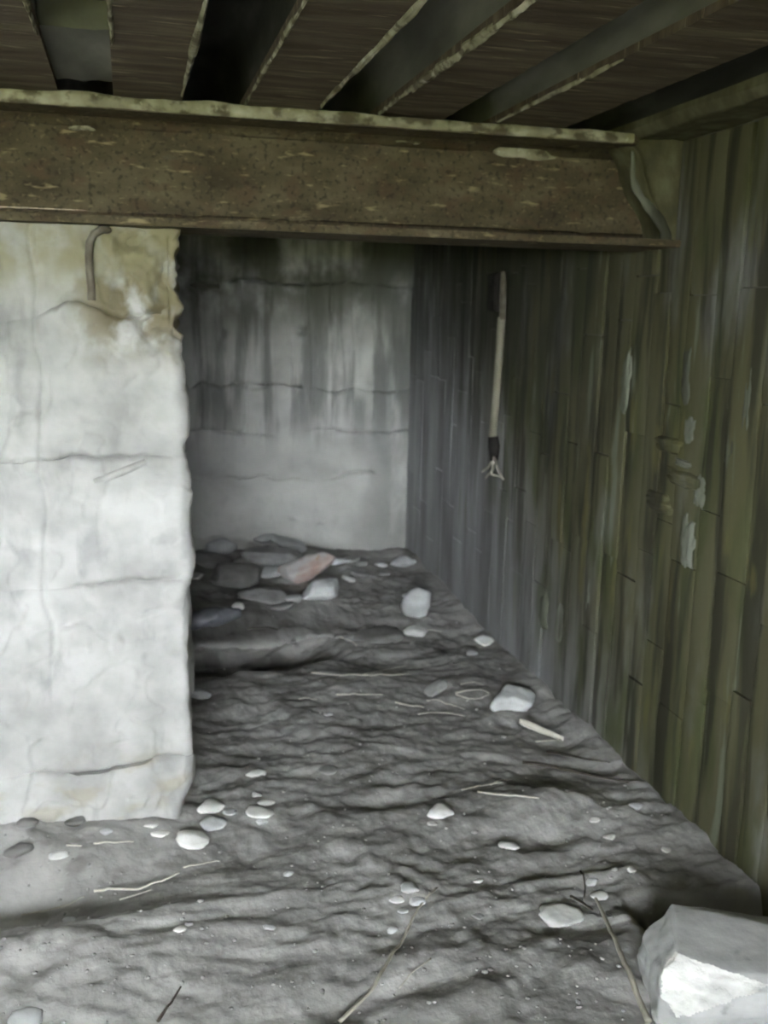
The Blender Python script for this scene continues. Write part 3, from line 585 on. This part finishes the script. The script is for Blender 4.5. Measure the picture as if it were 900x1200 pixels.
# --- single stones, from the front of the picture to the back
ST = [  # px, py, w, h, material, label, options
 (655, 1069, 42, 27, 'stone_white', 'lone white stone lying left of the big block', {}),
 (518, 949, 28, 18, 'stone_white', 'white stone half sunk in the middle of the floor', {}),
 (597, 990, 20, 10, 'stone_white', 'small bright white pebble right of the half-sunk stone', {}),
 (228, 980, 32, 22, 'stone_white', 'round white stone at the foot of the pale wall corner', dict(deep=.9)),
 (246, 943, 30, 17, 'stone_white', 'oblong white stone behind the one at the wall corner', {}),
 (248, 962, 28, 16, 'stone_pale', 'dull grey stone between two white ones by the wall corner', {}),
 (268, 951, 14, 8, 'stone_pale', 'small grey pebble right of the wall corner stones', {}),
 (299, 905, 20, 7, 'stone_white', 'thin flat white pebble lying furthest up beside the wall corner', {}),
 (311, 939, 17, 9, 'stone_white', 'bright white pebble on top of the little white heap', {}),
 (305, 950, 30, 11, 'stone_white', 'long white stone in the little white heap', {}),
 (307, 962, 14, 7, 'stone_pale', 'grey pebble in front of the little white heap', {}),
 (301, 930, 11, 7, 'stone_grey', 'dim pebble just behind the little white heap', {}),
 (234, 811, 24, 15, 'stone_pale', 'pale stone peeping out behind the edge of the left wall', {}),
 (384, 901, 20, 10, 'stone_grey', 'greyish flat stone alone in the middle of the dark floor', {}),
 (385, 836, 10, 5, 'stone_pale', 'tiny pale pebble below the two long straws', {}),
 (598, 816, 44, 38, 'stone_pale', 'cube-like bluish grey stone near the right wall', dict(planes=7, high=.8, flat=True, rise=.33)),
 (568, 749, 21, 15, 'stone_white', 'white stone against the foot of the right wall', {}),
 (553, 764, 12, 8, 'stone_pale', 'small pebble in front of the white stone at the right wall', {}),
 (489, 711, 32, 36, 'stone_pale', 'upright pale blue stone on the back bank', dict(high=.9, deep=.6, rise=.42)),
 (488, 736, 24, 20, 'stone_white', 'white stone leaning below the upright pale blue one', {}),
 (472, 658, 26, 17, 'stone_pale', 'round pale stone at the far right corner', {}),
 (447, 663, 14, 8, 'stone_pale', 'little pale pebble left of the far corner stone', {}),
 (425, 662, 13, 8, 'stone_grey', 'grey pebble in the row below the back wall', {}),
 (411, 657, 18, 8, 'stone_grey', 'low grey stone in the row below the back wall', {}),
 (423, 674, 18, 8, 'stone_grey', 'flat grey chip in front of the row of pebbles', {}),
 (450, 674, 12, 6, 'stone_grey', 'dull chip below the far corner stone', {}),
 (409, 680, 14, 8, 'stone_white', 'bright white chip right of the pink stone', dict(tilt=.3)),
 (393, 659, 30, 13, 'stone_pale', 'long pale stone behind the pink one', {}),
 (361, 673, 58, 32, 'stone_pink', 'pinkish brick-coloured stone in the rubble', dict(deep=.6, high=.95, planes=13, tilt=-.28, zadd=.03, rot=.1)),
 (374, 694, 52, 28, 'stone_pale', 'pale cracked stone in front of the pink one', dict(deep=.5, high=.85, planes=8, tilt=-.1)),
 (338, 641, 34, 18, 'stone_pale', 'pale stone leaning on the back wall, right one of two', dict(tilt=.3, zadd=.02)),
 (312, 637, 26, 17, 'stone_pale', 'pale stone leaning on the back wall, left one of two', dict(zadd=.02)),
 (322, 658, 58, 22, 'stone_grey', 'wide flat grey stone behind the small white slab', dict(flat=True, high=.9, deep=.5, zadd=.02)),
 (319, 670, 32, 15, 'stone_pale', 'small white slab edge between grey stones', dict(high=.8)),
 (276, 681, 58, 28, 'stone_dark', 'large dull earthy stone left of the white slab', dict(high=.9, deep=.5, zadd=.015)),
 (310, 698, 46, 22, 'stone_grey', 'grey stone left of the pale cracked one', {}),
 (330, 712, 30, 12, 'stone_grey', 'low grey stone at the front of the rubble', {}),
 (262, 648, 40, 18, 'stone_pale', 'pale slab of fallen plaster behind the dark rubble', dict(deep=.5, high=.8, zadd=.03)),
 (290, 664, 34, 14, 'stone_grey', 'grey wedge left of the wide flat stone', dict(deep=.5, high=.8, zadd=.02)),
 (345, 704, 22, 10, 'stone_pale', 'pale chip in the gap below the pink stone', dict(high=.8)),
 (245, 658, 44, 16, 'stone_dark', 'dark lump of rubble below the slumped plaster', dict(zadd=.01)),
 (228, 682, 18, 10, 'stone_white', 'white chip showing behind the left wall edge', dict(zadd=.02)),
 (279, 722, 11, 10, 'stone_white', 'little white chip at the end of the shiny plastic', dict(high=.9, zadd=.03)),
 (287, 700, 16, 11, 'stone_grey', 'grey chip on the earth above the shiny plastic', {}),
 (440, 742, 50, 16, 'stone_dark', 'low earthy lump left of the white leaning stone', dict(flat=True)),
 (413, 746, 15, 9, 'stone_grey', 'round grey pebble on the lip of the bank', {}),
 (512, 806, 30, 14, 'stone_grey', 'slanting grey flake left of the cube-like stone', dict(tilt=-.5)),
 (477, 700, 10, 6, 'stone_pale', 'tiny pale pebble left of the upright blue stone', dict(zadd=.0)),
 (70, 1001, 20, 9, 'stone_white', 'white pebble below the left wall', {}),
 (124, 974, 12, 8, 'stone_pale', 'pale pebble close under the left wall', {}),
 (177, 966, 13, 7, 'stone_white', 'small white pebble against the left wall base', {}),
 (190, 975, 20, 8, 'stone_white', 'flat white pebble near the wall corner foot', {}),
 (22, 994, 30, 16, 'stone_dark', 'earthy clod at the left edge under the wall', {}),
 (35, 963, 24, 14, 'stone_dark', 'dark clod touching the left wall, nearer the edge', {}),
 (90, 960, 22, 13, 'stone_dark', 'dark clod touching the left wall below its stain', {}),
 (82, 1075, 13, 6, 'stone_pale', 'pale pebble beside the long straw at the left', {}),
 (210, 1088, 13, 6, 'stone_white', 'white pebble alone on the smooth earth at left', {}),
 (221, 1082, 9, 5, 'stone_pale', 'pale grain touching the pebble on the smooth earth', {}),
 (32, 1193, 34, 14, 'stone_pale', 'pale stone cut by the lower left edge of the picture', {}),
 (338, 1022, 12, 9, 'stone_pale', 'pale pebble in the middle of the near floor', {}),
 (315, 1086, 12, 6, 'stone_pale', 'pale pebble low in the middle left floor', {}),
 (481, 1040, 22, 7, 'stone_pale', 'curved pale flake at the top of the reed', {}),
 (465, 1052, 16, 7, 'stone_white', 'white pebble left of the reed tip', {}),
 (488, 1055, 17, 8, 'stone_pale', 'pale pebble touching the reed tip', {}),
 (473, 1067, 11, 6, 'stone_pale', 'pale pebble lowest of those by the reed tip', {}),
 (459, 1089, 12, 7, 'stone_pale', 'faint pale pebble half way down left of the reed', {}),
 (560, 1032, 12, 6, 'stone_white', 'white chip right of the reed tip', {}),
 (506, 964, 12, 6, 'stone_white', 'white chip in front of the half-sunk white stone', {}),
 (693, 1033, 15, 8, 'stone_pale', 'pale pebble above the pale stalk', {}),
 (702, 1049, 17, 8, 'stone_white', 'white pebble at the upper end of the pale stalk', {}),
 (739, 1018, 11, 5, 'stone_white', 'white pebble left of the shadow of the block', {}),
 (714, 980, 13, 5, 'stone_white', 'thin white chip on the bare earth by the right wall', {}),
 (697, 960, 11, 6, 'stone_white', 'small white chip in front of the earth mound', {}),
 (745, 944, 14, 9, 'stone_pale', 'pale angular pebble close to the right wall', {}),
 (780, 995, 11, 5, 'stone_white', 'white chip lying nearest the mossy wall', {}),
 (676, 1068, 14, 7, 'stone_grey', 'grey pebble touching the lone white stone', {}),
 (826, 1190, 16, 6, 'stone_white', 'white chip below the broken block', {}),
 (560, 1033 + 40, 12, 6, 'stone_grey', 'grey pebble on the bright rough earth right of the reed', {}),
]
for i, (px, py, a, b, m_, lab, kw) in enumerate(ST):
    cat = 'clod' if 'clod' in lab else 'pebble' if ('pebble' in lab or 'chip' in lab or 'flake' in lab or 'grain' in lab) else 'stone'
    rock({'clod': 'earth_clod', 'pebble': 'pebble', 'stone': 'stone'}[cat], px, py, a, b, m_, 40 + i * 13, lab, cat, None, sub=4 if a > 40 else 3, **kw)

# --- slumped plaster at the foot of the back wall, left
u = np.linspace(0, 1, 34); v = np.linspace(0, 1, 16); U, V_ = np.meshgrid(u, v, indexing='ij')
a = aty(205, 640, YB - 0.04); b = aty(330, 646, YB - 0.04)
xg = a[0] + (b[0] - a[0]) * U
zt = 0.05 + (0.17 + 0.04 * fbm(U * 4, U * 0, 951, 3) - 0.10 * U) * V_
yg = YB - 0.04 - 0.16 * (1 - V_) ** 1.3 + 0 * U
sl = relief('plaster_slump', np.stack([xg, yg, zt], -1), np.stack([xg * 0, xg * 0 - 0.8, xg * 0 + 0.6], -1), 0.02 * fbm(U * 6, V_ * 4, 955, 4), M['back_concrete'], None, back=0.03)
tag(sl, 'slumped pale plaster heaped at the left foot of the back wall', 'plaster')

# --- shiny plastic half buried in the bank
x, y_, z = on_floor(250, 738)
n = 40; q = np.linspace(0, 1, n); A = np.linspace(0, 2 * math.pi, 24, endpoint=False)
V, Fc = [], []
for i in range(n):
    t = i / (n - 1); r0 = 0.050 * (math.sin(math.pi * (0.08 + 0.84 * t)) ** 0.6)
    for k, an in enumerate(A):
        wv = 1 + 0.16 * mnoise.noise(Vector((t * 7, math.cos(an) * 1.5, math.sin(an) * 1.5))) + 0.08 * mnoise.noise(Vector((t * 16, an * 2.2, 4)))
        V.append((x - 0.17 + 0.29 * t, y_ + 0.03 + r0 * wv * math.cos(an), z + 0.028 + 0.03 * t + r0 * 0.8 * wv * math.sin(an)))
for i in range(n - 1):
    for k in range(24): Fc.append((i * 24 + k, i * 24 + (k + 1) % 24, (i + 1) * 24 + (k + 1) % 24, (i + 1) * 24 + k))
Fc.append(tuple(range(24))[::-1]); Fc.append(tuple((n - 1) * 24 + k for k in range(24)))
tag(mesh_obj('plastic_wrap', V, Fc, M['wet_plastic']), 'shiny dark plastic wrap half buried behind the left wall edge', 'plastic')

# ------------------------------------------------------------------ straws, reeds, twigs
def stalk(name, pix, rad, matn, label, cat, lift=0.004, taper=0.5, flat=0.6, group=None):
    ctl = [Vector(on_floor(*p)) for p in pix]
    pts = []
    for i in range(len(ctl) - 1):
        for k in range(8): pts.append(ctl[i].lerp(ctl[i + 1], k / 8))
    pts.append(ctl[-1])
    for it in range(4):                                   # let it lie smoothly over the bumps
        pts = [pts[0]] + [(pts[i - 1] + pts[i] * 2 + pts[i + 1]) / 4 for i in range(1, len(pts) - 1)] + [pts[-1]]
    for p in pts: p.z = max(p.z, fz(p.x, p.y)) + lift
    n = len(pts)
    o = tube(name, pts, [rad * (1 - taper * (i / (n - 1))) for i in range(n)], M[matn], None, 7, flat)
    return tag(o, label, cat, group)
SW = [
 ('reed_stalk', [(760, 1199), (745, 1165), (725, 1115), (708, 1075), (697, 1052)], .0075, 'dry_reed', 'long pale flat stalk pointing up beside the big block', 'stalk'),
 ('reed_stalk', [(398, 1199), (440, 1158), (468, 1110), (490, 1065), (512, 1042)], .0050, 'dry_reed', 'long olive reed lying in the middle of the near floor', 'reed'),
 ('straw', [(505, 1125), (484, 1140), (468, 1160)], .0022, 'dry_reed', 'thin stem beside the lower half of the olive reed', 'straw'),
 ('straw', [(365, 789), (400, 793), (440, 793), (480, 791)], .0042, 'straw', 'bright long straw below the bank, upper one of the pair', 'straw'),
 ('straw', [(425, 792), (450, 786), (478, 781)], .0026, 'straw', 'fine straw fanning out of the upper bright straw', 'straw'),
 ('straw', [(394, 815), (420, 815), (449, 815)], .0036, 'straw', 'bright short straw below the bank, lower one of the pair', 'straw'),
 ('straw', [(350, 820), (372, 821)], .0026, 'straw', 'faint straw left of the lower bright straw', 'straw'),
 ('straw', [(463, 824), (480, 828), (497, 830)], .0042, 'straw', 'stubby straw right of the bright pair', 'straw'),
 ('straw', [(534, 813), (548, 810), (562, 809), (574, 814)], .0034, 'straw', 'upper arch of the leaf-shaped straw by the cube-like stone', 'straw'),
 ('straw', [(534, 815), (548, 820), (562, 820), (574, 815)], .0028, 'straw', 'lower arch of the leaf-shaped straw by the cube-like stone', 'straw'),
 ('straw', [(490, 838), (520, 836), (545, 840)], .0026, 'straw', 'pale grass stem below the leaf-shaped straw', 'straw'),
 ('straw', [(500, 822), (525, 826), (545, 832)], .0024, 'straw', 'fine grass stem crossing below the leaf-shaped straw', 'straw'),
 ('straw', [(540, 803), (556, 800), (566, 804)], .0028, 'straw', 'short straw between the cube-like stone and the bank', 'straw'),
 ('straw', [(560, 929), (580, 932), (605, 934), (632, 937)], .0046, 'straw', 'brightest straw, lying left of the earth mound', 'straw'),
 ('straw', [(541, 927), (565, 922), (590, 918)], .0026, 'straw', 'thin straw crossing over the brightest one', 'straw'),
 ('straw', [(575, 921), (600, 914)], .0022, 'straw', 'fine straw above the end of the crossing one', 'straw'),
 ('straw', [(110, 1046), (135, 1043), (165, 1044), (190, 1034), (210, 1024)], .0046, 'straw', 'long bright straw in the hollow at the left', 'straw'),
 ('straw', [(140, 1056), (160, 1050), (178, 1044)], .0026, 'straw', 'fine straw joining the long bright one at the left', 'straw'),
 ('straw', [(25, 1074), (50, 1070), (80, 1062), (100, 1052)], .0036, 'dry_reed', 'dull stem trailing to the left out of the hollow', 'straw'),
 ('straw', [(78, 992), (96, 993)], .0030, 'straw', 'short straw near the white pebble below the left wall', 'straw'),
 ('straw', [(110, 990), (135, 989), (157, 988)], .0036, 'straw', 'straight straw parallel to the foot of the left wall', 'straw'),
 ('straw', [(215, 1018), (235, 1014), (258, 1011)], .0024, 'straw', 'faint straw in front of the round corner stone', 'straw'),
 ('straw', [(385, 742), (405, 750), (418, 757)], .0040, 'straw', 'bent stem hanging over the lip of the bank', 'straw'),
 ('straw', [(500, 739), (518, 741)], .0030, 'straw', 'short straw right of the white leaning stone', 'straw'),
 ('straw', [(628, 870), (645, 869), (658, 868)], .0030, 'straw', 'straw under the pointed dry leaf', 'straw'),
 ('straw', [(680, 1022), (686, 1040), (684, 1058)], .0026, 'twig', 'dark thin stem left of the pebbles above the pale stalk', 'twig'),
 ('twig', [(612, 895), (640, 898), (670, 905), (700, 911), (736, 918)], .0085, 'twig', 'thick dark twig running to the right wall', 'twig'),
 ('twig', [(640, 882), (680, 890), (715, 895)], .0050, 'twig', 'thinner dark twig behind the thick one', 'twig'),
 ('twig', [(668, 1052), (680, 1058), (694, 1068)], .0050, 'twig', 'dark twig between the lone white stone and the block', 'twig'),
 ('twig', [(185, 1199), (200, 1178), (212, 1158)], .0040, 'twig', 'dark twig lying in a furrow at the bottom left', 'twig'),
 ('twig', [(290, 738), (330, 741), (370, 744), (400, 750)], .0050, 'twig', 'dark root along the lip of the bank', 'root'),
]
for nm, pix, rad, m_, lab, cat in SW: stalk(nm, pix, rad, m_, lab, cat)
# pointed dry leaf
x0, y0, z0 = on_floor(608, 857); x1, y1, z1 = on_floor(660, 872)
n = 14; V = []; Fc = []
d = Vector((x1 - x0, y1 - y0, z1 - z0)); side = Vector((-d.y, d.x, 0)).normalized()
for i in range(n):
    t = i / (n - 1); wv = 0.034 * (t ** 0.6) * (1 - t) ** 2 + 0.0012
    c = Vector((x0, y0, z0)) + d * t; c.z = max(c.z, fz(c.x, c.y)) + 0.012 + 0.02 * (1 - t)
    for k, q in enumerate((-1, -0.4, 0.4, 1)): V.append(c + side * (wv * q) + Vector((0, 0, 0.006 * q * q + 0.008 * q)))
for i in range(n - 1):
    for k in range(3): Fc.append((i * 4 + k, i * 4 + k + 1, i * 4 + 5 + k, i * 4 + 4 + k))
lf = mesh_obj('dry_leaf', V, Fc, M['straw']); sm = lf.modifiers.new('thickness', 'SOLIDIFY'); sm.thickness = 0.002
tag(lf, 'curled pointed dry leaf near the right wall', 'leaf')

# ------------------------------------------------------------------ grit and chaff nobody could count
rg = random.Random(77); V, Fc = [], []
ico = bmesh.new(); bmesh.ops.create_icosphere(ico, subdivisions=1, radius=1.0)
iv = [v.co.copy() for v in ico.verts]; iff = [[v.index for v in f.verts] for f in ico.faces]; ico.free()
for k in range(900):
    px, py = rg.uniform(-30, 900), 650 + 560 * rg.random() ** 0.8
    x, y_, _ = atz(px, py); 
    if x > XR - 0.03 or y_ > YB - 0.05 or (x < XP + 0.02 and YP - 0.02 < y_ < YP + TH + 0.02): continue
    if x < 1.45 and x > bx0 - 0.03 and by0 - .05 < y_ < by0 + 0.3: continue
    r = rg.uniform(0.0015, 0.0055) * (1.6 if rg.random() < 0.08 else 1); z = fz(x, y_); b0 = len(V)
    sx, sy, sz = rg.uniform(.7, 1.5), rg.uniform(.7, 1.2), rg.uniform(.4, .8)
    for c in iv: V.append((x + c.x * r * sx, y_ + c.y * r * sy, z + r * 0.15 + c.z * r * sz))
    for f in iff: Fc.append([b0 + i for i in f])
M['grit'] = mat('grit', [(0.35, (0.24, 0.235, 0.225)), (0.65, (0.46, 0.455, 0.44))], (7, 7, 7), 2, 0.9, 0)
tag(mesh_obj('grit', V, Fc, M['grit']), 'fine pale grit scattered over the earth floor', 'grit', kind='stuff')

# ------------------------------------------------------------------ iron on the walls
def wall_pt(px, py, Y): return Vector(aty(px, py, Y))
hk = [wall_pt(px, py, YP - 0.020) for px, py in ((129, 268), (119, 269), (110, 274), (105, 284), (104, 300), (105, 320), (107, 338), (107, 352))]
hk[0].y = YP + 0.02
tag(tube('iron_hook', hk, 0.0095, M['iron'], None, 10, 1.0, (0, 1, 0)), 'bent rusty iron hook set in the top of the pale wall', 'hook')
tag(tube('iron_stub', [wall_pt(px, py, YP - 0.019) for px, py in ((110, 564), (130, 558), (150, 550), (171, 541))], [0.006, 0.010, 0.010, 0.008], M['grey_rod'], None, 10, 1.0, (0, 1, 0)), 'short grey rod slanting across the pale wall', 'rod')
cr_ = atx(585, 345, XR)
root = empty('wall_conduit', (XR - 0.03, cr_[1], atx(576, 560, XR)[2])); tag(root, 'thin upright pipe with a torn lower end on the right wall', 'pipe')
def rel(px, py, off): 
    p = Vector(atx(px, py, XR - off)); return p - root.location
tube('pipe', [rel(588, 372, .035), rel(585, 420, .033), rel(581, 470, .033), rel(577, 516, .033)], 0.017, M['conduit_paint'], root, 12)
sk = tube('socket', [rel(578, 512, .033), rel(579, 524, .030), rel(579, 540, .028)], [0.021, 0.025, 0.016], M['dark_socket'], root, 12)
for i, pts in enumerate((((579, 535), (572, 548), (565, 553)), ((579, 535), (578, 550), (569, 560)), ((580, 537), (584, 552), (590, 562)), ((578, 540), (576, 556), (588, 559)))):
    tube('frayed_wire', [rel(a, b, .032 + .004 * i) for a, b in pts], [0.006, 0.005, 0.004], M['frayed'], sk, 6)
c = rel(583, 345, .02); bm = bmesh.new(); add_box(bm, c.x - 0.03, c.x + 0.025, c.y - 0.05, c.y + 0.05, c.z - 0.07, c.z + 0.085)
bmesh.ops.bevel(bm, geom=bm.edges[:], offset=0.008, segments=2, affect='EDGES'); bm_obj('bracket', bm, M['dark_socket'], root)
tube('pipe_tip', [rel(590, 318, .035), rel(590, 332, .034), rel(589, 375, .034)], [0.010, 0.013, 0.014], M['iron'], root, 10)
